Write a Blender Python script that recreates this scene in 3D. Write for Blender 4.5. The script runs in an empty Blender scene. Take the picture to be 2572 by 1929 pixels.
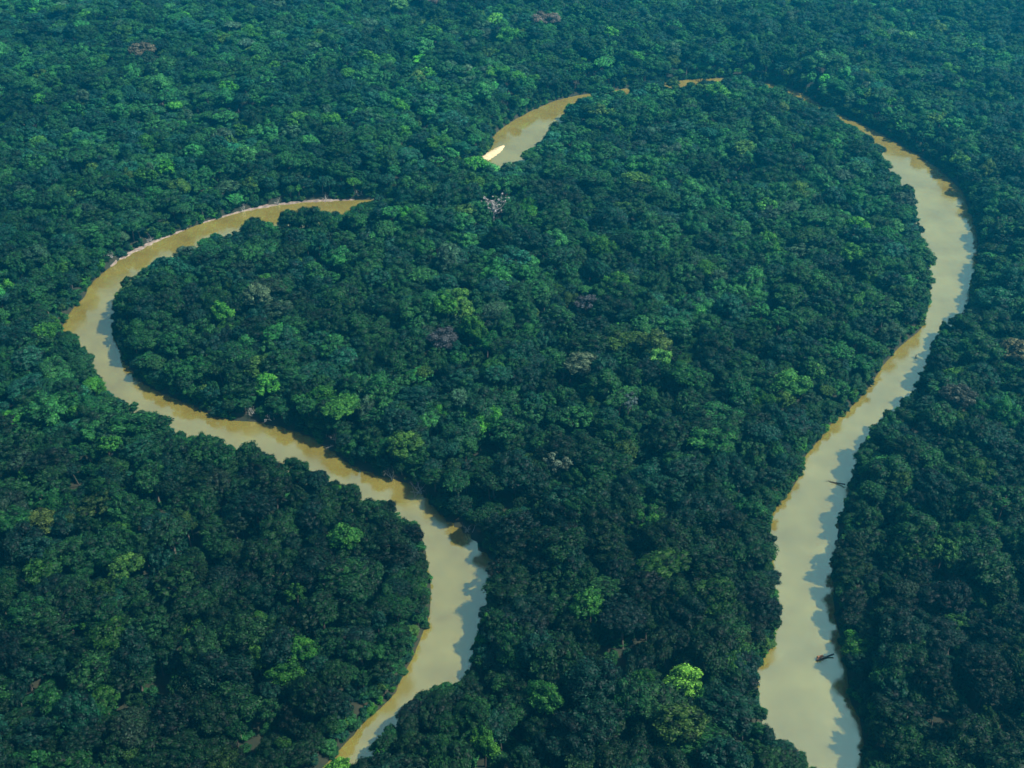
import bpy, math
import numpy as np

# ------------------------------------------------------------------ camera, sky, sun, exposure
sc = bpy.context.scene
C = sc.collection
CAM_H, PITCH, LENS = 430.0, 35.0, 39.19
cam_data = bpy.data.cameras.new('camera')
cam = bpy.data.objects.new('camera', cam_data)
C.objects.link(cam)
cam.location = (0, 0, CAM_H)
cam.rotation_euler = (math.radians(90 - PITCH), 0, 0)
cam_data.lens = LENS
cam_data.sensor_width = 36
cam_data.clip_start = 1.0
cam_data.clip_end = 60000
sc.camera = cam

SUN_EL, SUN_AZ = 52.0, 95.0            # azimuth: degrees clockwise from the viewing direction (+Y)
world = bpy.data.worlds.new('World')
sc.world = world
world.use_nodes = True
wn, wl = world.node_tree.nodes, world.node_tree.links
wn.clear()
w_out = wn.new('ShaderNodeOutputWorld')
w_bg = wn.new('ShaderNodeBackground')
w_sky = wn.new('ShaderNodeTexSky')
w_sky.sky_type = 'NISHITA'
w_sky.sun_disc = False
w_sky.sun_elevation = math.radians(SUN_EL)
w_sky.sun_rotation = math.radians(SUN_AZ)
w_sky.air_density = 1.0
w_sky.dust_density = 2.0
w_sky.ozone_density = 1.0
w_bg.inputs['Strength'].default_value = 0.08
wl.new(w_sky.outputs[0], w_bg.inputs['Color'])
wl.new(w_bg.outputs[0], w_out.inputs['Surface'])

sun_data = bpy.data.lights.new('sun', 'SUN')
sun_data.energy = 5.0
sun_data.angle = math.radians(0.5)
sun_data.color = (1.0, 0.95, 0.86)
sun = bpy.data.objects.new('sun', sun_data)
C.objects.link(sun)
sun.location = (400, 0, 600)
sun.rotation_euler = (math.radians(90 - SUN_EL), 0, math.radians(180 - SUN_AZ))

vs = sc.view_settings
vs.view_transform = 'Standard'
vs.look = 'None'
vs.exposure = 0.68
vs.gamma = 1.0
vs.use_curve_mapping = False
sc.render.engine = 'CYCLES'
sc.cycles.use_denoising = True
sc.cycles.max_bounces = 4
sc.cycles.diffuse_bounces = 2
sc.cycles.glossy_bounces = 2
sc.cycles.transmission_bounces = 2
sc.cycles.volume_bounces = 0
sc.cycles.use_adaptive_sampling = True
sc.cycles.adaptive_threshold = 0.02
sc.cycles.use_light_tree = False

rng = np.random.default_rng(20)
OUTER = [(-107.8,280.7),(-94.9,298.7),(-83.9,315.5),(-72.3,333.3),(-60.9,348.8),(-52.9,364.8),(-47.9,384.6),(-44.9,405.4),(-44.4,430.3),(-50.1,457.0),(-60.8,472.1),(-81.2,488.0),(-112.8,505.4),(-139.9,520.6),(-170.8,536.3),(-194.9,543.3),(-223.3,564.8),(-246.2,573.7),(-274.6,610.5),(-296.7,650.2),(-324.3,677.9),(-326.8,705.1),(-323.5,749.3),(-317.2,782.6),(-300.6,809.9),(-277.0,837.0),(-247.9,863.6),(-216.2,885.1),(-169.3,896.2),(-124.7,898.0),(-85.7,922.0),(-51.9,959.0),(-33.2,982.0),(-20.6,1012.6),(-16.5,1044.7),(1.9,1080.9),(31.0,1121.6),(73.7,1152.4),(148.3,1181.8),(227.5,1204.9),(298.5,1176.1),(328.6,1111.2),(364.4,1048.2),(392.6,975.7),(401.1,922.0),(394.8,871.3),(379.8,808.2),(353.8,744.1),(326.1,688.8),(304.0,672.9),(284.9,632.5),(266.6,599.5),(232.9,564.8),(213.2,533.6),(196.9,497.0),(182.5,462.5),(171.7,424.0),(166.5,385.2),(162.9,356.0),(164.0,334.3),(157.5,309.4),(149.6,277.2)]
INNER = [(-78.0,258.9),(-76.1,279.9),(-69.4,301.5),(-61.2,319.7),(-49.9,335.0),(-44.5,343.6),(-32.0,351.8),(-22.6,361.1),(-17.8,388.3),(-13.1,414.9),(-9.5,436.4),(-14.3,451.5),(-27.8,469.9),(-43.1,485.6),(-59.5,508.3),(-93.1,525.6),(-117.3,548.4),(-149.7,568.5),(-193.3,578.4),(-206.1,588.5),(-238.0,607.0),(-258.9,627.5),(-276.3,656.2),(-288.1,686.9),(-294.0,716.4),(-284.2,731.9),(-275.8,746.1),(-264.1,765.9),(-248.2,787.2),(-235.4,804.6),(-206.7,820.9),(-175.0,836.0),(-128.1,845.5),(-102.2,876.6),(-71.8,902.5),(-40.2,933.5),(-15.7,923.0),(5.1,946.2),(19.2,990.7),(35.4,1024.6),(50.0,1057.8),(74.7,1112.4),(143.3,1137.8),(218.8,1154.3),(282.0,1125.6),(317.1,1077.9),(334.7,1013.1),(343.4,948.2),(341.8,871.1),(333.6,811.1),(324.9,762.4),(310.9,719.8),(295.3,683.8),(261.5,644.6),(225.9,592.3),(205.7,571.1),(182.4,538.8),(169.5,511.3),(150.0,484.4),(143.1,453.4),(137.9,410.6),(131.4,386.1),(120.8,369.1),(117.3,347.7),(117.6,325.0),(131.6,309.9),(136.8,292.3),(134.6,274.6)]

# ------------------------------------------------------------------ helpers
def tag(o, label=None, cat=None, group=None, kind=None):
    if label: o['label'] = label
    if cat: o['category'] = cat
    if group: o['group'] = group
    if kind: o['kind'] = kind
    return o

def mesh_np(name, verts, faces, mats, leaf=None, mat_idx=None, smooth=None):
    """faces: list of index arrays of shape (n, k)"""
    me = bpy.data.meshes.new(name)
    verts = np.asarray(verts, dtype=np.float32)
    me.vertices.add(len(verts))
    me.vertices.foreach_set('co', verts.ravel())
    loops = np.concatenate([f.ravel() for f in faces]).astype(np.int32)
    sizes = np.concatenate([np.full(len(f), f.shape[1]) for f in faces])
    starts = np.concatenate([[0], np.cumsum(sizes)[:-1]]).astype(np.int32)
    me.loops.add(len(loops))
    me.loops.foreach_set('vertex_index', loops)
    me.polygons.add(len(sizes))
    me.polygons.foreach_set('loop_start', starts)
    for m in (mats if isinstance(mats, (list, tuple)) else [mats]):
        me.materials.append(m)
    if mat_idx is not None:
        me.polygons.foreach_set('material_index', np.asarray(mat_idx, dtype=np.int32))
    if smooth is not None:
        me.polygons.foreach_set('use_smooth', np.full(len(sizes), smooth) if np.isscalar(smooth) else smooth)
    if leaf is not None:
        at = me.attributes.new('leaf', 'FLOAT', 'POINT')
        at.data.foreach_set('value', np.asarray(leaf, dtype=np.float32))
    me.update(calc_edges=True)
    me.validate()
    return me

def obj(name, data, parent=None):
    o = bpy.data.objects.new(name, data)
    C.objects.link(o)
    if parent is not None:
        o.parent = parent
    return o

def new_mat(name):
    m = bpy.data.materials.new(name)
    m.use_nodes = True
    m.node_tree.nodes.clear()
    return m, m.node_tree.nodes, m.node_tree.links

def project(x, y, z):
    """pixel position (photo 2572 wide) and depth along the viewing axis, used to see which trees are in view"""
    p = math.radians(PITCH)
    dz = z - CAM_H
    fwd = y * math.cos(p) - dz * math.sin(p)
    up = y * math.sin(p) + dz * math.cos(p)
    f = 2572 * LENS / 36
    return 1286 + f * x / fwd, 964.5 - f * up / fwd, fwd

def smooth_curve(P, n=6):
    P = np.array(P)
    Q = np.vstack([2 * P[0] - P[1], P, 2 * P[-1] - P[-2]])
    out = []
    for i in range(1, len(Q) - 2):
        a, b, c, d = Q[i - 1], Q[i], Q[i + 1], Q[i + 2]
        for t in np.arange(n) / n:
            out.append(0.5 * (2 * b + (c - a) * t + (2 * a - 5 * b + 4 * c - d) * t * t + (3 * b - a - 3 * c + d) * t ** 3))
    out.append(Q[-2])
    return np.array(out)

def vnoise(x, y, scale, seed=0):
    """smooth value noise 0..1"""
    g = np.random.default_rng(1000 + seed).random((64, 64))
    u, v = np.asarray(x) / scale + 400.37, np.asarray(y) / scale + 400.71
    i, j = np.floor(u).astype(int), np.floor(v).astype(int)
    fx, fy = u - i, v - j
    fx, fy = fx * fx * (3 - 2 * fx), fy * fy * (3 - 2 * fy)
    a = g[i % 64, j % 64] * (1 - fx) + g[(i + 1) % 64, j % 64] * fx
    b = g[i % 64, (j + 1) % 64] * (1 - fx) + g[(i + 1) % 64, (j + 1) % 64] * fx
    return a * (1 - fy) + b * fy

# ------------------------------------------------------------------ the river's banks (metres, camera above the origin)
bank_o = smooth_curve(OUTER)
bank_i = smooth_curve(INNER)
def ragged(B, seed):
    r = np.random.default_rng(seed)
    d = np.gradient(B, axis=0)
    nrm = np.stack([-d[:, 1], d[:, 0]], 1) / np.linalg.norm(d, axis=1)[:, None]
    k = vnoise(np.arange(len(B)) * 1.0, np.zeros(len(B)), 3.1, seed) + 0.6 * vnoise(np.arange(len(B)) * 1.0, np.zeros(len(B)), 1.2, seed + 5) - 0.8
    return B + nrm * (k * 3.0)[:, None]
bank_o, bank_i = ragged(bank_o, 1), ragged(bank_i, 2)
# beyond the picture both reaches run on, away below the camera
ext_o0 = np.array([[-190, -200], [-175, 60], [-140, 200]])
ext_i0 = np.array([[-140, -200], [-128, 60], [-92, 190]])
ext_o1 = np.array([[150, 200], [190, 60], [260, -200]])
ext_i1 = np.array([[118, 200], [150, 60], [215, -200]])
bank_o = np.vstack([ext_o0, bank_o, ext_o1])
bank_i = np.vstack([ext_i0, bank_i, ext_i1])
poly = np.vstack([bank_o, bank_i[::-1]])

def seg_dist(px, py, A):
    """distance from points to a polyline"""
    best = np.full(len(px), 1e9)
    for (ax, ay), (bx, by) in zip(A[:-1], A[1:]):
        dx, dy = bx - ax, by - ay
        t = np.clip(((px - ax) * dx + (py - ay) * dy) / (dx * dx + dy * dy + 1e-9), 0, 1)
        best = np.minimum(best, np.hypot(px - ax - t * dx, py - ay - t * dy))
    return best

def bank_distance(px, py):
    """signed distance to the water's edge: positive on land"""
    px, py = np.asarray(px, float).ravel(), np.asarray(py, float).ravel()
    d = np.minimum(seg_dist(px, py, bank_o), seg_dist(px, py, bank_i))
    inside = np.zeros(len(px), bool)
    x0, y0 = poly[:, 0], poly[:, 1]
    x1, y1 = np.roll(x0, -1), np.roll(y0, -1)
    for a, b, c, e in zip(x0, y0, x1, y1):
        if b != e:
            inside ^= ((b > py) != (e > py)) & (px < (c - a) * (py - b) / (e - b) + a)
    return np.where(inside, -d, d)

def land_height(px, py, s):
    t = np.clip((s + 3.0) / 7.0, 0, 1)
    base = -1.8 + 4.6 * t * t * (3 - 2 * t)
    far = np.clip(s / 70.0, 0, 1)
    hill = 11 * (vnoise(px, py, 120, 3) - 0.35) + 9 * (vnoise(px, py, 300, 4) - 0.4)
    z = base + far * np.maximum(hill, -1.0)
    z = z + 9 * np.exp(-(((px + 60) / 45) ** 2 + ((py - 815) / 40) ** 2)) * np.clip(s / 20, 0, 1)
    return z

# ------------------------------------------------------------------ materials
def mat_ground():
    m, n, l = new_mat('forest_soil')
    out = n.new('ShaderNodeOutputMaterial'); b = n.new('ShaderNodeBsdfPrincipled')
    tc = n.new('ShaderNodeTexCoord')
    a = n.new('ShaderNodeTexNoise'); a.inputs['Scale'].default_value = 0.12; a.inputs['Detail'].default_value = 9
    r = n.new('ShaderNodeValToRGB')
    r.color_ramp.elements[0].position = 0.35; r.color_ramp.elements[0].color = (0.010, 0.020, 0.008, 1)
    r.color_ramp.elements[1].position = 0.7; r.color_ramp.elements[1].color = (0.030, 0.030, 0.014, 1)
    bp = n.new('ShaderNodeBump'); bp.inputs['Strength'].default_value = 0.6; bp.inputs['Distance'].default_value = 0.6
    l.new(tc.outputs['Object'], a.inputs['Vector']); l.new(a.outputs['Fac'], r.inputs['Fac'])
    l.new(a.outputs['Fac'], bp.inputs['Height']); l.new(bp.outputs[0], b.inputs['Normal'])
    l.new(r.outputs[0], b.inputs['Base Color']); b.inputs['Roughness'].default_value = 0.95
    l.new(b.outputs[0], out.inputs['Surface'])
    return m

def mat_water():
    m, n, l = new_mat('muddy_river_water')
    out = n.new('ShaderNodeOutputMaterial')
    mix = n.new('ShaderNodeMixShader'); dif = n.new('ShaderNodeBsdfDiffuse'); glo = n.new('ShaderNodeBsdfGlossy')
    fr = n.new('ShaderNodeFresnel'); fr.inputs['IOR'].default_value = WATER_IOR
    tc = n.new('ShaderNodeTexCoord')
    a = n.new('ShaderNodeTexNoise'); a.inputs['Scale'].default_value = 0.035; a.inputs['Detail'].default_value = 9; a.inputs['Roughness'].default_value = 0.66
    r = n.new('ShaderNodeValToRGB')
    r.color_ramp.elements[0].position = 0.32; r.color_ramp.elements[0].color = WATER_A
    r.color_ramp.elements[1].position = 0.72; r.color_ramp.elements[1].color = WATER_B
    w = n.new('ShaderNodeTexNoise'); w.inputs['Scale'].default_value = 0.22; w.inputs['Detail'].default_value = 7; w.inputs['Roughness'].default_value = 0.68
    bp = n.new('ShaderNodeBump'); bp.inputs['Strength'].default_value = 0.10; bp.inputs['Distance'].default_value = 0.6
    l.new(tc.outputs['Object'], a.inputs['Vector']); l.new(tc.outputs['Object'], w.inputs['Vector'])
    l.new(a.outputs['Fac'], r.inputs['Fac']); l.new(r.outputs[0], dif.inputs['Color'])
    l.new(w.outputs['Fac'], bp.inputs['Height'])
    l.new(bp.outputs[0], glo.inputs['Normal'])
    g = n.new('ShaderNodeTexNoise'); g.inputs['Scale'].default_value = 0.028; g.inputs['Detail'].default_value = 5    # gusts roughen the water in patches
    gr = n.new('ShaderNodeMapRange'); gr.inputs['From Min'].default_value = 0.42; gr.inputs['From Max'].default_value = 0.64
    gr.inputs['To Min'].default_value = 0.02; gr.inputs['To Max'].default_value = 0.26
    l.new(tc.outputs['Object'], g.inputs['Vector']); l.new(g.outputs['Fac'], gr.inputs['Value']); l.new(gr.outputs[0], glo.inputs['Roughness'])
    glo.inputs['Color'].default_value = (0.84, 1.0, 0.68, 1)
    l.new(fr.outputs[0], mix.inputs[0]); l.new(dif.outputs[0], mix.inputs[1]); l.new(glo.outputs[0], mix.inputs[2])
    l.new(mix.outputs[0], out.inputs['Surface'])
    return m

def mat_leaf():
    m, n, l = new_mat('tree_leaves')
    out = n.new('ShaderNodeOutputMaterial')
    t = n.new('ShaderNodeAttribute'); t.attribute_type = 'INSTANCER'; t.attribute_name = 'tint'
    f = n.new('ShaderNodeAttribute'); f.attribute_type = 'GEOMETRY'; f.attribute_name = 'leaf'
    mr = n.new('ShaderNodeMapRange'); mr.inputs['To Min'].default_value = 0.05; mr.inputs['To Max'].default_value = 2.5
    mul = n.new('ShaderNodeVectorMath'); mul.operation = 'SCALE'
    hs = n.new('ShaderNodeHueSaturation')
    hm = n.new('ShaderNodeMapRange'); hm.inputs['To Min'].default_value = 0.53; hm.inputs['To Max'].default_value = 0.475
    b = n.new('ShaderNodeBsdfPrincipled'); b.inputs['Roughness'].default_value = 0.55
    b.inputs['Specular IOR Level'].default_value = 0.15
    tr = n.new('ShaderNodeBsdfTranslucent'); mix = n.new('ShaderNodeMixShader'); mix.inputs[0].default_value = 0.22
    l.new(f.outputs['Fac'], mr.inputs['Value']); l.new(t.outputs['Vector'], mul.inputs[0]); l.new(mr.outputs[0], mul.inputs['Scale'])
    l.new(f.outputs['Fac'], hm.inputs['Value']); l.new(hm.outputs[0], hs.inputs['Hue'])
    l.new(mul.outputs[0], hs.inputs['Color'])
    l.new(hs.outputs[0], b.inputs['Base Color']); l.new(hs.outputs[0], tr.inputs['Color'])
    l.new(b.outputs[0], mix.inputs[1]); l.new(tr.outputs[0], mix.inputs[2]); l.new(mix.outputs[0], out.inputs['Surface'])
    return m

def mat_plain(name, c0, c1, scale=1.5, rough=0.85):
    m, n, l = new_mat(name)
    out = n.new('ShaderNodeOutputMaterial'); b = n.new('ShaderNodeBsdfPrincipled')
    tc = n.new('ShaderNodeTexCoord'); a = n.new('ShaderNodeTexNoise')
    a.inputs['Scale'].default_value = scale; a.inputs['Detail'].default_value = 6
    r = n.new('ShaderNodeValToRGB')
    r.color_ramp.elements[0].position = 0.3; r.color_ramp.elements[0].color = (*c0, 1)
    r.color_ramp.elements[1].position = 0.7; r.color_ramp.elements[1].color = (*c1, 1)
    bp = n.new('ShaderNodeBump'); bp.inputs['Strength'].default_value = 0.4; bp.inputs['Distance'].default_value = 0.1
    l.new(tc.outputs['Object'], a.inputs['Vector']); l.new(a.outputs['Fac'], r.inputs['Fac'])
    l.new(a.outputs['Fac'], bp.inputs['Height']); l.new(bp.outputs[0], b.inputs['Normal'])
    l.new(r.outputs[0], b.inputs['Base Color']); b.inputs['Roughness'].default_value = rough
    l.new(b.outputs[0], out.inputs['Surface'])
    return m

WATER_IOR = 6.5
WATER_A = (0.24, 0.185, 0.030, 1)
WATER_B = (0.38, 0.325, 0.070, 1)
M_GROUND, M_WATER, M_LEAF = mat_ground(), mat_water(), mat_leaf()
M_BARK = mat_plain('tree_bark', (0.06, 0.05, 0.035), (0.14, 0.12, 0.09))
M_GREY = mat_plain('bleached_wood', (0.22, 0.215, 0.20), (0.42, 0.41, 0.38))
M_SAND = mat_plain('river_sand', (0.50, 0.40, 0.20), (0.74, 0.62, 0.36), 0.25)
M_MUD = mat_plain('pinkish_bank_mud', (0.12, 0.09, 0.065), (0.36, 0.285, 0.23), 0.3)
M_RUST = mat_plain('dead_leaves', (0.30, 0.13, 0.05), (0.44, 0.21, 0.10), 2.0)
M_WET = mat_plain('wet_wood', (0.018, 0.014, 0.01), (0.05, 0.04, 0.028), 2.0, 0.5)

# ------------------------------------------------------------------ ground and river
def lines(lo, hi, step, far, grow=1.5):
    a = list(np.arange(lo, hi + 0.1, step))
    d, x = step, hi
    while x < far:
        d *= grow; x += d; a.append(x)
    d, x = step, lo
    while x > -far:
        d *= grow; x -= d; a.insert(0, x)
    return np.array(a)
gx, gy = lines(-560, 560, 5.0, 15000), lines(230, 1320, 5.0, 15000)
GX, GY = np.meshgrid(gx, gy)
GS = bank_distance(GX, GY).reshape(GX.shape)
GZ = land_height(GX, GY, GS)
ni, nj = len(gy), len(gx)
idx = np.arange(ni * nj).reshape(ni, nj)
quads = np.stack([idx[:-1, :-1], idx[:-1, 1:], idx[1:, 1:], idx[1:, :-1]], -1).reshape(-1, 4)
ground = obj('ground', mesh_np('ground', np.stack([GX, GY, GZ], -1).reshape(-1, 3), [quads], M_GROUND, smooth=True))
tag(ground, 'dark forest floor under the trees', kind='structure')

def height_at(px, py):
    px, py = np.asarray(px, float), np.asarray(py, float)
    return land_height(px, py, bank_distance(px, py).reshape(px.shape))

wx, wy = np.arange(-600, 601, 8.0), np.concatenate([np.arange(-200, 230, 20.0), np.arange(230, 1340, 8.0)])
WX, WY = np.meshgrid(wx, wy)
WS = bank_distance(WX, WY).reshape(WX.shape)
wi = np.arange(WX.size).reshape(WX.shape)
cell = np.minimum.reduce([WS[:-1, :-1], WS[:-1, 1:], WS[1:, :-1], WS[1:, 1:]]) < 10
wq = np.stack([wi[:-1, :-1], wi[:-1, 1:], wi[1:, 1:], wi[1:, :-1]], -1)[cell]
used, inv = np.unique(wq, return_inverse=True)
wv = np.stack([WX.ravel(), WY.ravel(), np.zeros(WX.size)], -1)[used]
river = obj('river', mesh_np('river', wv, [inv.reshape(-1, 4)], M_WATER, smooth=True))
tag(river, 'muddy pale brown river looping through the rainforest', kind='structure')

# ------------------------------------------------------------------ tree shapes
def ico(sub):
    import bmesh
    bm = bmesh.new()
    bmesh.ops.create_icosphere(bm, subdivisions=sub, radius=1)
    v = np.array([x.co[:] for x in bm.verts]); f = np.array([[y.index for y in x.verts] for x in bm.faces])
    bm.free()
    return v, f
ICO_V, ICO_F = ico(2)

def unit(v):
    return v / (np.linalg.norm(v, axis=-1, keepdims=True) + 1e-9)

def leaf_clumps(centres, radii, r, per, size, flat=0.8):
    """leaf blades spread over every clump, round a dark solid core"""
    V, F3, F4, L, base = [], [], [], [], 0
    for c, rad in zip(centres, radii):
        shade = r.random()
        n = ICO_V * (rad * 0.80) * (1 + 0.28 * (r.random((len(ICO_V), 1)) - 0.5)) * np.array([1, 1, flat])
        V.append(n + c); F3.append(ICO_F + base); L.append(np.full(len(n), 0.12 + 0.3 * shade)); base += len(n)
        k = max(10, int(per * rad * rad))
        d = unit(r.normal(size=(k, 3)) + np.array([0, 0, 0.35]))
        p = c + d * (rad * (0.78 + 0.38 * r.random((k, 1)))) * np.array([1, 1, flat])
        nm = unit(d + 0.85 * r.normal(size=(k, 3)) * 0.6 + np.array([0, 0, 0.35]))
        a = unit(np.cross(nm, r.normal(size=(k, 3))))
        b = np.cross(nm, a)
        ln = size * (0.65 + 0.8 * r.random((k, 1))); wd = ln * (0.42 + 0.25 * r.random((k, 1)))
        droop = -0.18 * ln * nm
        q = np.stack([p - a * ln * 0.5, p + b * wd * 0.5, p + a * ln * 0.5 + droop, p - b * wd * 0.5], 1)
        V.append(q.reshape(-1, 3))
        F4.append((np.arange(k * 4) + base).reshape(-1, 4)); base += k * 4
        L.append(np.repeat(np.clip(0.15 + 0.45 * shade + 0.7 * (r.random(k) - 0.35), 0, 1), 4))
    return np.vstack(V), np.vstack(F3), np.vstack(F4), np.concatenate(L)

def spread(fn, n, dmin, r, tries=4000):
    pts = []
    for _ in range(tries):
        p = fn()
        if all((p[0] - q[0]) ** 2 + (p[1] - q[1]) ** 2 + (p[2] - q[2]) ** 2 > dmin * dmin for q in pts):
            pts.append(p)
            if len(pts) >= n: break
    return np.array(pts)

def crown_shape(form, seed):
    """crown about 6 m in radius, top near 18 m above the ground"""
    r = np.random.default_rng(seed)
    if form == 'domed':
        def fn():
            d = unit(r.normal(size=3)); d[2] = abs(d[2]) * 1.1 - 0.18; d = unit(d)
            return d * np.array([4.7, 4.7, 4.4]) * (0.86 + 0.22 * r.random()) + np.array([0, 0, 12.2])
        c = spread(fn, 30, 1.55, r); rad = 1.15 + 0.75 * r.random(len(c))
        c = np.vstack([c, [[0, 0, 12.6]]]); rad = np.append(rad, 3.6)
    elif form == 'lumpy':
        def fn():
            d = unit(r.normal(size=3)); d[2] = abs(d[2]) - 0.12; d = unit(d)
            return d * np.array([4.4, 4.4, 4.2]) * (0.7 + 0.5 * r.random()) + np.array([0, 0, 12])
        c = spread(fn, 15, 2.4, r); rad = 1.6 + 1.0 * r.random(len(c))
        c = np.vstack([c, [[0, 0, 12.0]]]); rad = np.append(rad, 2.8)
    elif form == 'flat':
        def fn():
            a, q = r.random() * 6.283, math.sqrt(r.random()) * 5.2
            return np.array([q * math.cos(a), q * math.sin(a), 16.2 - 0.055 * q * q + 0.7 * (r.random() - 0.5)])
        c = spread(fn, 30, 1.5, r); rad = 1.0 + 0.6 * r.random(len(c))
    elif form == 'ragged':
        def fn():
            a, q = r.random() * 6.283, math.sqrt(r.random()) * 5.4
            return np.array([q * math.cos(a), q * math.sin(a), 12.0 + 5.0 * r.random() * (1 - (q / 6.2) ** 2)])
        c = spread(fn, 26, 1.5, r); rad = 0.8 + 0.75 * r.random(len(c))
    elif form == 'shrub':
        def fn():
            d = unit(r.normal(size=3)); d[2] = abs(d[2])
            return d * np.array([4.6, 4.6, 11]) * (0.6 + 0.5 * r.random()) + np.array([0, 0, 2.5])
        c = spread(fn, 22, 2.0, r); rad = 1.4 + 1.1 * r.random(len(c))
    c = c + np.array([r.normal() * 0.5, r.normal() * 0.5, 0])
    return c, rad

def tube(path, radii, sides=6):
    path = np.array(path, float); V, F = [], []
    for i, (p, q) in enumerate(zip(path, radii)):
        d = path[min(i + 1, len(path) - 1)] - path[max(i - 1, 0)]
        d = d / (np.linalg.norm(d) + 1e-9)
        a = unit(np.cross(d, [0.31, 0.83, 0.46])); b = np.cross(d, a)
        t = np.arange(sides) * 2 * math.pi / sides
        V.append(p + q * (np.cos(t)[:, None] * a + np.sin(t)[:, None] * b))
    for i in range(len(path) - 1):
        for k in range(sides):
            F.append([i * sides + k, i * sides + (k + 1) % sides, (i + 1) * sides + (k + 1) % sides, (i + 1) * sides + k])
    return np.vstack(V), np.array(F)

def join_tubes(parts):
    V, F, b = [], [], 0
    for v, f in parts:
        V.append(v); F.append(f + b); b += len(v)
    return np.vstack(V), np.vstack(F)

def trunk_shape(form, seed, clumps):
    r = np.random.default_rng(seed + 500)
    top = 15.0 if form == 'flat' else 12.5
    lean = r.normal(size=2) * 0.35
    path = [(0, 0, -1.5), (0.1 * lean[0], 0.1 * lean[1], 0.6), (lean[0] * 0.5, lean[1] * 0.5, 5), (lean[0], lean[1], top - 3.5), (lean[0] * 1.2, lean[1] * 1.2, top)]
    parts = [tube(path, [0.75, 0.48, 0.36, 0.28, 0.10])]
    pick = r.permutation(len(clumps))[:6]
    for k in pick:
        c = clumps[k]; s = np.array([lean[0], lean[1], top - 3.5 - 1.5 * r.random()])
        mid = s * 0.5 + c * 0.5 + np.array([0, 0, 0.4])
        parts.append(tube([s, mid, c], [0.2, 0.14, 0.04], 5))
    return join_tubes(parts)

FORMS = [('domed', 1), ('domed', 2), ('domed', 3), ('domed', 4), ('lumpy', 5), ('lumpy', 6), ('lumpy', 7), ('flat', 8), ('flat', 9), ('ragged', 10), ('ragged', 11), ('shrub', 12), ('shrub', 13)]
SHRUBS = (11, 12)
CROWN, TRUNK = [], []
proto_col = bpy.data.collections.new('tree_forms')          # shapes that the forest repeats; not linked to the scene
for k, (form, seed) in enumerate(FORMS):
    c, rad = crown_shape(form, seed)
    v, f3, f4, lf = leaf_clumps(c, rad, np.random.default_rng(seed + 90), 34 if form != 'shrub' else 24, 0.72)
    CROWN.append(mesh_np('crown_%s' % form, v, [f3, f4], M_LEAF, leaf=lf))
    if form == 'shrub':
        TRUNK.append(None)
        pm = CROWN[-1]
    else:
        tv, tf = trunk_shape(form, seed, c)
        TRUNK.append(mesh_np('trunk_%s' % form, tv, [tf], M_BARK, smooth=True))
        pm = mesh_np('tree_%s' % form, np.vstack([v, tv]), [f3, f4, tf + len(v)], [M_LEAF, M_BARK], leaf=np.concatenate([lf, np.zeros(len(tv))]),
                     mat_idx=np.concatenate([np.zeros(len(f3) + len(f4)), np.ones(len(tf))]))
    po = bpy.data.objects.new('form_%02d' % k, pm)
    proto_col.objects.link(po)

# ------------------------------------------------------------------ where the trees stand
TINTS = [('deep green', (0.010, 0.058, 0.016), 0.32), ('blue-green', (0.007, 0.048, 0.026), 0.20), ('mid-green', (0.016, 0.088, 0.020), 0.24),
         ('fresh green', (0.030, 0.130, 0.014), 0.025), ('yellow-green', (0.040, 0.100, 0.016), 0.012), ('grey-green', (0.028, 0.076, 0.036), 0.025), ('blackish green', (0.005, 0.030, 0.011), 0.05)]
STEP = 9.3
ys = np.arange(150, 2300, STEP * 0.87)
TX, TY = [], []
for j, y in enumerate(ys):
    half = 0.56 * y + 170
    x = np.arange(-half, half, STEP) + (j % 2) * STEP * 0.5
    TX.append(x); TY.append(np.full(len(x), y))
TX, TY = np.concatenate(TX), np.concatenate(TY)
TX = TX + rng.uniform(-4.1, 4.1, len(TX)); TY = TY + rng.uniform(-4.1, 4.1, len(TY))
N = len(TX)
R = np.clip(np.exp(rng.normal(math.log(6.4), 0.34, N)), 3.4, 10.5)
HT = 10.0 + R * 1.3 + rng.normal(0, 2.6, N) + 4 * (vnoise(TX, TY, 60, 9) - 0.5)
big = rng.random(N) < 0.075
R[big] = rng.uniform(9.5, 12.5, big.sum()); HT[big] = rng.uniform(25, 31, big.sum())
S = bank_distance(TX, TY)
edge = np.clip(S / 22, 0, 1)
low = (np.abs(TX - 305) < 42) & (np.abs(TY - 1070) < 48)      # younger trees where the far arm comes out of the bend
HT = np.where(low, HT * 0.72, HT)
R = np.where(S < 12, np.minimum(R, 7.0), R)
screen = np.exp(-(((TX + 55) / 45) ** 2 + ((TY - 868) / 45) ** 2)) + (np.exp(-((TY - 1095) / 50) ** 2) * (TX > 75) * (TX < 330)) # tall stands that hide the water behind them
HT = HT * (0.62 + 0.38 * edge + (0.42 - 0.22 * edge) * np.clip(screen * 1.6, 0, 1) * np.where(TX > 60, 0.1, 1.0))
FORM = rng.choice(11, N, p=[.08, .08, .08, .08, .12, .12, .12, .06, .06, .10, .10])
cls = rng.choice(len(TINTS), N, p=np.array([t[2] for t in TINTS]) / sum(t[2] for t in TINTS))
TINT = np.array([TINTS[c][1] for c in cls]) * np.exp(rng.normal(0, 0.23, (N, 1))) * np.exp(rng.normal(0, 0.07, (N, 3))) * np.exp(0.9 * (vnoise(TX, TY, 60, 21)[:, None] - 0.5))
HT = np.maximum(HT, 7.5)
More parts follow.
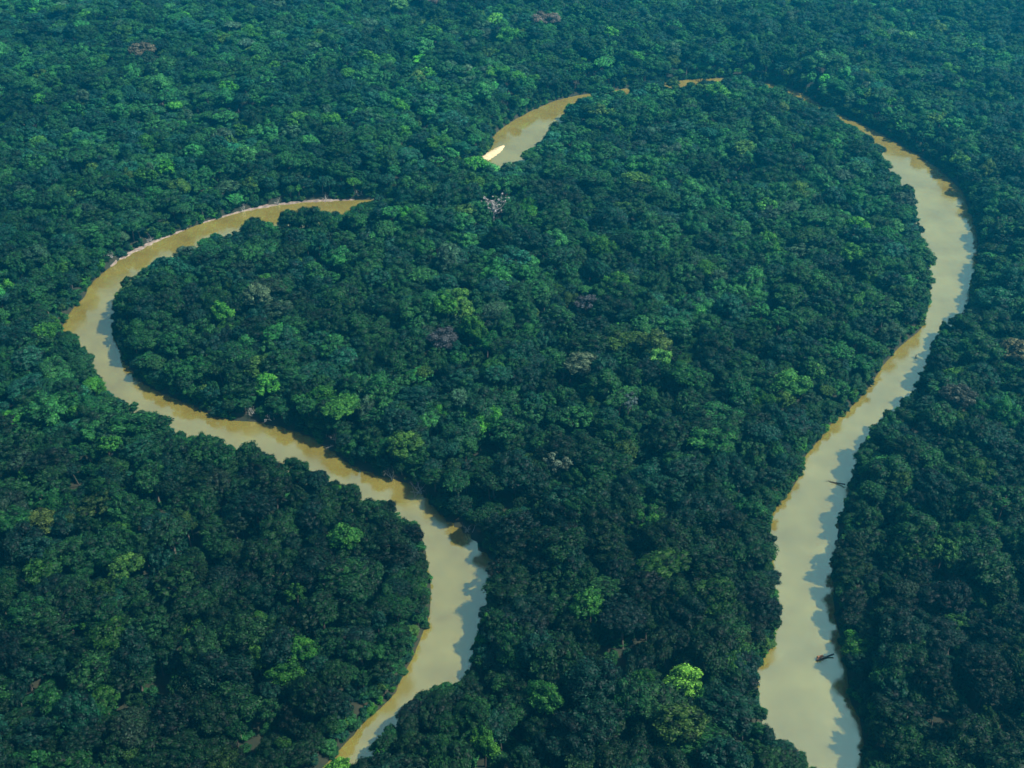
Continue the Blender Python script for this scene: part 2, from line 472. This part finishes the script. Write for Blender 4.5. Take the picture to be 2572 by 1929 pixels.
# near gloom and distant haze painted into the leaf tint: darker nearest, paler farther
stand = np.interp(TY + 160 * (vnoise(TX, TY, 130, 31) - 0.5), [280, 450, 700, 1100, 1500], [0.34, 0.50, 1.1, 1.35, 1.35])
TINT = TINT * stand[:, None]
keep = (S > np.minimum(R * 0.62, 4.2)) & ((rng.random(N) > 0.13) | (S < 12))

# trees that stand out: (x, y, crown radius, height, form, tint, name, label, category-group)
SPECIAL = [
 (79, 340, 7.8, 26, 5, (0.120, 0.300, 0.030), 'rainforest_tree', 'brightest lime-green tree, alone among dark crowns on the spit'),
 (-101, 365, 7.8, 24, 1, (0.019, 0.090, 0.009), 'rainforest_tree', 'vivid green tree, uppermost of the bright clump beside the narrow reach'),
 (-107, 350, 7.0, 23, 6, (0.020, 0.086, 0.009), 'rainforest_tree', 'vivid green tree, lowest of the bright clump beside the narrow reach'),
 (-121, 361, 5.8, 23, 2, (0.024, 0.083, 0.010), 'rainforest_tree', 'vivid green tree, outermost of the bright clump beside the narrow reach'),
 (-12, 310, 5.9, 24, 4, (0.032, 0.119, 0.012), 'rainforest_tree', 'small lime-green tree near the bottom of the spit'),
 (-76, 303, 6.5, 19, 0, (0.058, 0.180, 0.016), 'riverbank_tree', 'lime-green tree at the water where the narrow reach leaves the picture'),
 (39, 388, 8.6, 25, 3, (0.024, 0.104, 0.013), 'rainforest_tree', 'leaf-green domed tree in the middle of the spit'),
 (15, 333, 8.1, 25, 6, (0.019, 0.091, 0.013), 'rainforest_tree', 'fresh green lumpy tree on the spit between two lime-green ones'),
 (225, 427, 8.6, 25, 9, (0.023, 0.084, 0.013), 'rainforest_tree', 'fresh green ragged tree beyond the wide reach'),
 (-89, 442, 9.7, 26, 0, (0.026, 0.110, 0.014), 'rainforest_tree', 'bright green domed tree inside the bend where the narrow reach turns'),
 (99, 615, 6.5, 25, 4, (0.090, 0.270, 0.045), 'rainforest_tree', 'small bright lime tree in the heart of the loop'),
 (47, 603, 10.8, 29, 1, (0.073, 0.112, 0.059), 'rainforest_tree', 'broad pale grey-green dome in the heart of the loop'),
 (178, 581, 10.8, 27, 5, (0.045, 0.171, 0.027), 'rainforest_tree', 'large light green tree inside the loop near the wide reach'),
 (198, 600, 7.0, 22, 2, (0.050, 0.170, 0.030), 'riverbank_tree', 'small light green domed tree beside a larger one near the wide reach'),
 (262, 758, 9.7, 26, 6, (0.054, 0.198, 0.027), 'rainforest_tree', 'light green tree inside the loop where the river is widest'),
 (-240, 521, 7.6, 23, 10, (0.036, 0.153, 0.020), 'rainforest_tree', 'ragged vivid green tree just outside the loop\'s sharp turn'),
 (-184, 692, 11.3, 29, 3, (0.063, 0.112, 0.054), 'rainforest_tree', 'broad pale green dome inside the loop near its sharp turn'),
 (-205, 676, 8.1, 24, 4, (0.045, 0.189, 0.020), 'rainforest_tree', 'bright green tree beside the pale dome near the sharp turn'),
 (335, 620, 10.3, 27, 0, (0.098, 0.103, 0.044), 'rainforest_tree', 'tan-green domed tree at the picture\'s edge beyond the wide reach'),
 (279, 566, 10.3, 27, 2, (0.063, 0.078, 0.054), 'rainforest_tree', 'pale grey domed tree beyond the wide reach'),
 (26, 503, 8.1, 28, 9, (0.084, 0.122, 0.078), 'rainforest_tree', 'ragged whitish tree in the lower middle of the loop'),
 (447, 1262, 13.0, 30, 1, (0.072, 0.234, 0.045), 'rainforest_tree', 'bright green crown in far forest behind the river\'s broad far arm'),
 (-142, 1404, 13.0, 30, 3, (0.081, 0.234, 0.054), 'rainforest_tree', 'light green crown at the very top of the picture'),
 (39, 1318, 13.0, 30, 4, (0.147, 0.132, 0.098), 'rainforest_tree', 'pale tan crown far behind the loop'),
 (-100, 1417, 13.0, 30, 5, (0.147, 0.117, 0.088), 'rainforest_tree', 'pinkish tan crown at the very top of the picture'),
 (-238, 935, 11.9, 28, 2, (0.036, 0.171, 0.036), 'rainforest_tree', 'bright green crown behind the far bank of the upper reach'),
 (-403, 1208, 13.0, 30, 0, (0.127, 0.117, 0.068), 'rainforest_tree', 'brownish crown alone in the hazy far forest'),
 (-258, 454, 9.2, 25, 3, (0.047, 0.079, 0.014), 'rainforest_tree', 'yellow-green domed tree at the picture\'s edge outside the narrow reach'),
 (-47, 627, 9.2, 27, 6, (0.054, 0.061, 0.063), 'rainforest_tree', 'dull grey tree in the middle of the loop'),
 (54, 684, 8.6, 27, 9, (0.049, 0.056, 0.059), 'rainforest_tree', 'thin ragged grey tree behind the broad pale dome'),
 (73, 564, 6.5, 26, 10, (0.068, 0.108, 0.098), 'rainforest_tree', 'small pale blue-green tree below the broad pale dome'),
 (-201, 421, 8.6, 25, 1, (0.030, 0.091, 0.014), 'rainforest_tree', 'fresh green domed tree in the dark forest outside the narrow reach'),
]
BARE = (-15, 811, 11, 32)
for sp in list(SPECIAL) + [BARE]:
    keep &= ~(np.hypot(TX - sp[0], TY - sp[1]) < sp[2] * 0.8)
    # nothing tall right in front of a tree that shows its face
    infront = (np.abs(TX - sp[0] * (TY / sp[1])) < sp[2] * 1.25) & (TY < sp[1]) & (TY > sp[1] - (24 if sp is not BARE else 42))
    HT = np.where(infront, np.minimum(HT, sp[3] - (6 if sp is not BARE else 13)), HT)
    R = np.where(infront, np.minimum(R, 6.5), R)

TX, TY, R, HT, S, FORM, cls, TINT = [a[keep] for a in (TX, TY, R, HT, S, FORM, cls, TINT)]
TZ = land_height(TX, TY, S)
ROT = rng.uniform(0, 2 * math.pi, len(TX))
PU, PV, PD = project(TX, TY, TZ + HT * 0.8)
show = R / PD
in_view = (PU > 0) & (PU < 2572) & (PV > 0) & (PV < 1929)

def tree(name, x, y, z, radius, height, form, rot, tint, label, group, cat='tree'):
    root = bpy.data.objects.new(name, None)
    C.objects.link(root)
    root.location = (float(x), float(y), float(z))
    root.rotation_euler = (0, 0, float(rot))
    asp = math.exp(0.3 * math.sin(5.1 * x + 3.7 * y) * 0.6)
    root.scale = (float(radius / 6 * asp), float(radius / 6 / asp), float(height / 18))
    root.empty_display_size = 0.5
    tag(root, label, cat, group)
    obj('trunk', TRUNK[form], root)
    cr = obj('crown', CROWN[form], root)
    cr['tint'] = [float(t) for t in tint]
    return root

FORM_WORD = {'domed': 'domed', 'lumpy': 'lumpy', 'flat': 'flat-topped', 'ragged': 'ragged'}
def place_words(x, y, s):
    d_o, d_i = seg_dist(np.array([x]), np.array([y]), bank_o)[0], seg_dist(np.array([x]), np.array([y]), bank_i)[0]
    inner = d_i < d_o
    if y < 420:
        a = 'the narrow reach' if x < 40 else 'the wide reach'
        if inner: where, far = 'on the spit between the reaches', 'deep inside the spit'
        else: where, far = ('outside ' if x < 0 else 'beyond ') + a, ('deep in forest off ' if x < 0 else 'deep in forest past ') + a
        return where, far, a
    a = ('the narrow reach' if y < 480 else 'the slanting reach' if y < 600 else 'the sharp turn' if y < 780 else 'the upper reach') if x < 0 else ('the wide reach' if y < 560 else 'the bend' if y < 780 else 'the broad far arm')
    return ('inside the loop along ' if inner else 'outside the loop along ') + a, 'deep in forest by ' + a, a

def label_for(k, bank):
    a, w = long_label(k, bank)
    if len(a.split()) > 16:
        a = a.replace(", at the picture's edge", '').replace(', lowest in the picture', '')
    if len(a.split()) > 16:
        a = a.replace(' one row back', '')
    return a, w

def long_label(k, bank):
    w, far, reach = place_words(TX[k], TY[k], S[k])
    size = 'very broad ' if R[k] > 10 else 'broad ' if R[k] > 8 else 'small ' if R[k] < 5.2 else ''
    if HT[k] > 24.5: size = 'tall ' + size
    u, v = PU[k], PV[k]
    at_edge = ', at the picture\'s edge' if (u < 190 or u > 2400) else ', lowest in the picture' if v > 1800 else ''
    colour, form = TINTS[cls[k]][0], FORM_WORD[FORMS[FORM[k]][0]]
    if bank:
        return '%s%s %s tree at the water %s%s' % (size, colour, form, w, at_edge), w
    depth = ' one row back' if S[k] < 16 else ''
    if S[k] > 60: w = far
    return '%s%s %s tree%s %s%s' % (size, colour, form, depth, w, at_edge), w

BANK = (S < 9.0) & in_view
order = np.argsort(-np.where(BANK, show, 0))
bank_sel = order[:150][BANK[order[:150]]]
taken = np.zeros(len(TX), bool); taken[bank_sel] = True
order = np.argsort(-np.where(in_view & ~taken, show, 0))
near_sel = order[:272]; taken[near_sel] = True
LABELS = {}
for sel, bank in ((bank_sel, True), (near_sel, False)):
    same = {}
    for k in sel:
        LABELS[k] = label_for(k, bank)
        same.setdefault(LABELS[k][0], []).append(k)
    for text, ks in same.items():                            # look-alikes in one stand: told apart by their order in it
        if len(ks) < 2 or len(text.split()) > 13: continue
        ks = sorted(ks, key=lambda q: PV[q])
        words = ['the upper one', 'the lower one'] if len(ks) == 2 else ['the uppermost one'] + ['the middle one' if len(ks) == 3 else ''] * (len(ks) - 2) + ['the lowest one']
        for q, wd in zip(ks, words):
            if wd: LABELS[q] = (text + ', ' + wd, LABELS[q][1])
for k in bank_sel:
    lb, w = LABELS[k]
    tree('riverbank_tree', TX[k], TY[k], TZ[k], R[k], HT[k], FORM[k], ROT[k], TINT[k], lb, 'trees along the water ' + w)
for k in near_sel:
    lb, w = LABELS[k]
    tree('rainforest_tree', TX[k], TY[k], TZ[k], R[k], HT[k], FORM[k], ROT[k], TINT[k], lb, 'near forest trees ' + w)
for k, (x, y, r_, h_, form, tint, name, lb) in enumerate(SPECIAL):
    z = float(height_at(np.array([x]), np.array([y]))[0])
    tree(name, x, y, z, r_, h_, form, k * 1.7, tint, lb, 'trees that stand out by colour')

# bleached driftwood lies in gaps of the bank growth
DRIFT = [(-168, 576, 'tangle of bleached branches on the slanting reach, nearest the sharp turn'), (-152, 571, 'second bleached tangle along the slanting reach from the sharp turn'),
         (-110, 545, 'bleached branches halfway along the slanting reach'), (-72, 514, 'bleached branches past the middle of the slanting reach'),
         (-56, 502, 'largest bleached tangle, lower part of the slanting reach'), (-24, 467, 'pale bleached stump where the slanting reach meets the narrow reach'),
         (-297, 816, 'bleached branches on the far bank just past the sharp turn'), (-318, 786, 'bleached branches on the pinkish bank, nearest the sharp turn'), (-232, 875, 'bleached branches where the upper reach starts to straighten'), (-205, 888, 'bleached branches halfway along the upper reach'), (-165, 896, 'pale branches near the end of the upper reach'), (-134, 899, 'pale branches at the hidden end of the upper reach')]

# ------------------------------------------------------------------ the rest of the forest: one object
rest = ~taken
bx, by, br, bh, bf, bt = [], [], [], [], [], []
for B in (bank_o, bank_i):                                   # low growth hanging over both banks
    seg = np.hypot(*np.diff(B, axis=0).T); cum = np.concatenate([[0], np.cumsum(seg)])
    for t in np.arange(0, cum[-1], 0.9):
        i = min(np.searchsorted(cum, t, 'right') - 1, len(B) - 2)
        p = B[i] + (B[i + 1] - B[i]) * (t - cum[i]) / seg[i]
        p = p + rng.normal(0, 3.6, 2)
        bx.append(p[0]); by.append(p[1])
bx, by = np.array(bx), np.array(by)
bs = bank_distance(bx, by)
ok = (bs > 0.3) & (by > 150)
for dx, dy, _ in DRIFT:
    ok &= (np.hypot(bx - dx, by - dy) > 5.5) & ~((np.abs(bx - dx) < 5) & (by < dy) & (by > dy - 9))
bx, by, bs = bx[ok], by[ok], bs[ok]
far_row = rng.random(len(bx)) < 0.45                          # young trees just behind the low growth
br = rng.uniform(1.5, 3.3, len(bx)); bh = rng.uniform(2.5, 7.5, len(bx)); bf = rng.choice(SHRUBS, len(bx))
late = bs > 2.6
br = np.where(late, rng.uniform(2.8, 4.6, len(bx)), br); bh = np.where(late, rng.uniform(6, 12, len(bx)), bh)
bf = np.where(late & far_row, rng.choice(7, len(bx)), bf)
bt = np.array([TINTS[c][1] for c in rng.choice(5, len(bx), p=[.35, .2, .3, .1, .05])]) * np.exp(rng.normal(0, 0.2, (len(bx), 1)))
bz = land_height(bx, by, bs)
FXn = np.concatenate([TX[rest], bx]); FYn = np.concatenate([TY[rest], by]); FZn = np.concatenate([TZ[rest], bz - 0.4])
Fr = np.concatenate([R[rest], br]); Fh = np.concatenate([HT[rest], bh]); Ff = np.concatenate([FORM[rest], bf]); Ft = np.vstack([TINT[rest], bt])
Frot = np.concatenate([ROT[rest], rng.uniform(0, 6.28, len(bx))])
# low understorey in the gaps between the crowns
ux, uy = np.meshgrid(np.arange(-520, 520, 9.0), np.arange(230, 1000, 9.0))
ux, uy = (ux + rng.uniform(-4, 4, ux.shape)).ravel(), (uy + rng.uniform(-4, 4, uy.shape)).ravel()
us = bank_distance(ux, uy)
ok = (us > 5) & (np.abs(ux) < 0.56 * uy + 120)
ux, uy, us = ux[ok], uy[ok], us[ok]
un = len(ux)
FXn = np.concatenate([FXn, ux]); FYn = np.concatenate([FYn, uy]); FZn = np.concatenate([FZn, land_height(ux, uy, us) - 0.5])
Fr = np.concatenate([Fr, rng.uniform(3.2, 5.2, un)]); Fh = np.concatenate([Fh, rng.uniform(4.5, 9, un)])
Ff = np.concatenate([Ff, rng.choice(SHRUBS, un)]); Frot = np.concatenate([Frot, rng.uniform(0, 6.28, un)])
Ft = np.vstack([Ft, np.array([TINTS[c][1] for c in rng.choice(3, un)]) * np.exp(rng.normal(0, 0.25, (un, 1)))])
fm = bpy.data.meshes.new('forest')
fm.vertices.add(len(FXn))
fm.vertices.foreach_set('co', np.stack([FXn, FYn, FZn], -1).astype(np.float32).ravel())
def vec_attr(name, arr):
    fm.attributes.new(name, 'FLOAT_VECTOR', 'POINT').data.foreach_set('vector', arr.astype(np.float32).ravel())
asp = np.exp(rng.normal(0, 0.16, len(Fr)))
vec_attr('scl', np.stack([Fr / 6 * asp, Fr / 6 / asp, Fh / 18], -1))
vec_attr('rot', np.stack([rng.normal(0, 0.09, len(Fr)), rng.normal(0, 0.09, len(Fr)), Frot], -1))
vec_attr('tint', Ft)
fm.attributes.new('form', 'INT', 'POINT').data.foreach_set('value', Ff.astype(np.int32))
forest = obj('forest', fm)
tag(forest, 'unbroken rainforest canopy reaching from the river into blue haze', 'forest', kind='stuff')
ng = bpy.data.node_groups.new('forest_growth', 'GeometryNodeTree')
ng.interface.new_socket('Geometry', in_out='INPUT', socket_type='NodeSocketGeometry')
ng.interface.new_socket('Geometry', in_out='OUTPUT', socket_type='NodeSocketGeometry')
gi, go = ng.nodes.new('NodeGroupInput'), ng.nodes.new('NodeGroupOutput')
iop = ng.nodes.new('GeometryNodeInstanceOnPoints')
ci = ng.nodes.new('GeometryNodeCollectionInfo')
ci.inputs['Collection'].default_value = proto_col
ci.inputs['Separate Children'].default_value = True
ci.inputs['Reset Children'].default_value = True
iop.inputs['Pick Instance'].default_value = True
def named(name, dt):
    a = ng.nodes.new('GeometryNodeInputNamedAttribute'); a.data_type = dt
    a.inputs['Name'].default_value = name
    return [o for o in a.outputs if o.enabled and o.name == 'Attribute'][0]
ng.links.new(gi.outputs[0], iop.inputs['Points'])
ng.links.new(ci.outputs[0], iop.inputs['Instance'])
ng.links.new(named('form', 'INT'), iop.inputs['Instance Index'])
ng.links.new(named('rot', 'FLOAT_VECTOR'), iop.inputs['Rotation'])
ng.links.new(named('scl', 'FLOAT_VECTOR'), iop.inputs['Scale'])
ng.links.new(iop.outputs[0], go.inputs[0])
forest.modifiers.new('growth', 'NODES').node_group = ng

# ------------------------------------------------------------------ the bare tree inside the loop
def branching(r, start, direction, length, radius, depth, parts):
    d = unit(np.array(direction)); pts, rad = [np.array(start)], [radius]
    for i in range(3):
        d = unit(d + r.normal(size=3) * 0.16 + np.array([0, 0, 0.05]))
        pts.append(pts[-1] + d * length / 3); rad.append(radius * (1 - 0.22 * (i + 1)))
    parts.append(tube(pts, rad, 6 if depth > 1 else 4))
    if depth == 0: return
    for _ in range(3 if depth > 1 else 4):
        t = r.integers(1, 4)
        nd = unit(d * 0.7 + unit(r.normal(size=3)) * 0.9 + np.array([0, 0, 0.1]))
        branching(r, pts[t], nd, length * (0.55 + 0.2 * r.random()), rad[t] * 0.62, depth - 1, parts)

bz0 = float(height_at(np.array([BARE[0]]), np.array([BARE[1]]))[0])
bare = bpy.data.objects.new('bare_tree', None); C.objects.link(bare)
bare.location = (BARE[0], BARE[1], bz0)
bare.scale = (1.2, 1.2, 1.1)
tag(bare, 'leafless pale grey tree standing above the canopy inside the loop', 'tree')
obj('trunk', mesh_np('bare_trunk', *(lambda vf: (vf[0], [vf[1]]))(tube([(0, 0, -1), (0.2, 0, 8), (0.1, 0.3, 15), (0.3, 0.2, 22)], [0.9, 0.65, 0.55, 0.35], 8)), M_GREY, smooth=True), bare)
rb = np.random.default_rng(77)
parts = []
for k in range(9):
    a = k * 2.4
    branching(rb, (0.2, 0.2, 14 + k), (math.cos(a), math.sin(a), 0.75), 7.0, 0.34, 2, parts)
obj('limbs', mesh_np('bare_limbs', *(lambda vf: (vf[0], [vf[1]]))(join_tubes(parts)), M_GREY, smooth=True), bare)
pv = []
rr = np.random.default_rng(5)
cl = np.array([p[0][-1] for p in parts if len(p[0]) <= 16])
cl = cl[rr.permutation(len(cl))[:46]]
v, f3, f4, lf = leaf_clumps(cl, 0.5 + 0.4 * rr.random(len(cl)), rr, 40, 0.5)
cr = obj('twigs', mesh_np('bare_twigs', v, [f3, f4], M_LEAF, leaf=lf), bare)
cr['tint'] = [0.40, 0.37, 0.34]

# ------------------------------------------------------------------ snags, fallen trees, driftwood
def snag(x, y, rot, label, seed, dead_leaves, size=1.0, z=0.0):
    r = np.random.default_rng(seed)
    root = bpy.data.objects.new('fallen_tree', None); C.objects.link(root)
    root.location = (x, y, z); root.rotation_euler = (0, 0, rot); root.scale = (size,) * 3
    tag(root, label, 'fallen tree', 'fallen trees caught in the river')
    obj('trunk', mesh_np('fallen_trunk', *(lambda vf: (vf[0], [vf[1]]))(tube([(7, 0, 1.6), (4, 0.3, 0.9), (0, 0, 0.35), (-4, -0.4, 0.1), (-7, -0.2, -0.4)], [0.55, 0.5, 0.42, 0.32, 0.15], 8)), M_WET, smooth=True), root)
    parts = []
    for k in range(6):
        branching(r, (-5 + 1.4 * k, 0, 0.35), (r.normal() * 0.5 - 0.5, r.normal(), 0.8), 2.6, 0.16, 1, parts)
    obj('branches', mesh_np('fallen_branches', *(lambda vf: (vf[0], [vf[1]]))(join_tubes(parts)), M_WET, smooth=True), root)
    if dead_leaves:
        c = np.array([(-3.5, 0.8, 1.6), (-2.2, 0.2, 1.9), (-1.2, 1.0, 1.3), (-4.4, 0.0, 1.2), (-0.4, 0.4, 1.7), (-2.8, 1.6, 0.9)])
        v, f3, f4, lf = leaf_clumps(c, np.array([1.0, 1.1, 0.8, 0.7, 0.8, 0.7]), r, 40, 0.5)
        lo = obj('withered_leaves', mesh_np('withered_leaves', v, [f3, f4], M_RUST), root)
        lo['label'] = 'rust-orange withered leaves'
    return root
snag(155, 376, 0.3, 'dark fallen tree with rust-orange leaves in the water of the wide reach', 3, True, 0.8)
snag(193, 511, -0.5, 'dark fallen tree reaching from the outer bank into the wide reach', 8, False, 0.8)
snag(281, 646, 1.1, 'small dark snag alone in the river below the bend', 11, False, 0.45)
snag(171, 402, -0.2, 'dark branchy fallen tree on the outer bank above the rust-leaved one', 14, False, 0.9)

def driftwood(x, y, rot, label, seed, size):
    r = np.random.default_rng(seed)
    root = bpy.data.objects.new('driftwood', None); C.objects.link(root)
    z = float(height_at(np.array([x]), np.array([y]))[0])
    root.location = (x, y, max(z, 0.05)); root.rotation_euler = (0, 0, rot); root.scale = (size,) * 3
    tag(root, label, 'driftwood', 'bleached driftwood along the banks')
    for k in range(4):
        parts = []
        branching(r, (r.uniform(-3, 3), r.uniform(-0.8, 0.8), 0.3), (r.normal(), r.normal() * 0.5, 0.55 + r.random()), r.uniform(4, 7), 0.3, 2, parts)
        obj('branch', mesh_np('driftwood_branch', *(lambda vf: (vf[0], [vf[1]]))(join_tubes(parts)), M_GREY, smooth=True), root)
for k, (x, y, lb) in enumerate(DRIFT):
    driftwood(x, y, 0.6 * k, lb, 40 + k, (0.85 if k < 6 else 0.8) if k != 4 else 1.15)

def sandbank(pts, width, top, label, mat=None):
    P = smooth_curve(pts, 8)
    d = np.gradient(P, axis=0); nrm = unit(np.stack([-d[:, 1], d[:, 0]], 1))
    r = np.random.default_rng(len(pts))
    V, F = [], []
    prof = [(-1, -0.9), (-0.55, 0.05), (-0.1, 0.9), (0.35, 1.0), (0.75, 0.55), (1, -0.9)]
    n = len(P)
    for i in range(n):
        taper = math.sin(math.pi * (i + 0.6) / (n + 0.2)) ** 0.5
        wv_ = width * taper * ((0.25 + 1.1 * r.random()) if mat else (0.85 + 0.3 * r.random()))
        for a, b in prof:
            q = P[i] + nrm[i] * a * wv_
            V.append((q[0], q[1], top * b * (0.5 + 0.5 * taper) if b > 0 else b))
    k = len(prof)
    for i in range(n - 1):
        for j in range(k - 1):
            F.append([i * k + j, i * k + j + 1, (i + 1) * k + j + 1, (i + 1) * k + j])
    o = obj('sandbank', mesh_np('sandbank', V, [np.array(F)], mat or M_SAND, smooth=True))
    tag(o, label, kind='structure')
sandbank([(-48, 954), (-38, 966), (-27, 982), (-16, 1000), (-8, 1016)], 8.0, 0.9, 'cream sandbank at the far pool of the river')
sandbank([(-330, 742), (-326, 764), (-316, 786), (-303, 806), (-288, 826), (-272, 842)], 5.5, 0.9, 'pinkish mud bank on the far side past the sharp turn', M_MUD)
sandbank([(-262, 852), (-240, 869), (-222, 880), (-204, 887), (-185, 892), (-165, 895), (-140, 897), (-122, 898)], 4.2, 0.8, 'thin pinkish mud bank along the far side of the upper reach', M_MUD)

# ------------------------------------------------------------------ the humid air
def make_haze():
    x, y0, y1, z0, z1 = 15800, -15800, 15800, -3.8, CAM_H + 12
    lo = float(GZ.min()) - 1.0
    v = [(sx * x, yy, zz) for zz in (lo, z1) for yy in (y0, y1) for sx in (-1, 1)]
    f = np.array([[0, 2, 3, 1], [4, 5, 7, 6], [0, 1, 5, 4], [2, 6, 7, 3], [0, 4, 6, 2], [1, 3, 7, 5]])
    m, n, l = new_mat('humid_haze')
    out = n.new('ShaderNodeOutputMaterial'); pvn = n.new('ShaderNodeVolumePrincipled')
    pvn.inputs['Color'].default_value = HAZE_COLOUR
    pvn.inputs['Density'].default_value = HAZE_DENSITY
    pvn.inputs['Anisotropy'].default_value = 0.5
    pvn.inputs['Density Attribute'].default_value = ''
    pvn.inputs['Temperature Attribute'].default_value = ''
    l.new(pvn.outputs[0], out.inputs['Volume'])
    m.cycles.homogeneous_volume = True
    o = obj('haze', mesh_np('haze', v, [f], m))
    tag(o, 'blue humid haze over the far forest', 'haze', kind='stuff')
HAZE_COLOUR = (0.015, 0.60, 1.0, 1)
HAZE_DENSITY = 0.000195
make_haze()
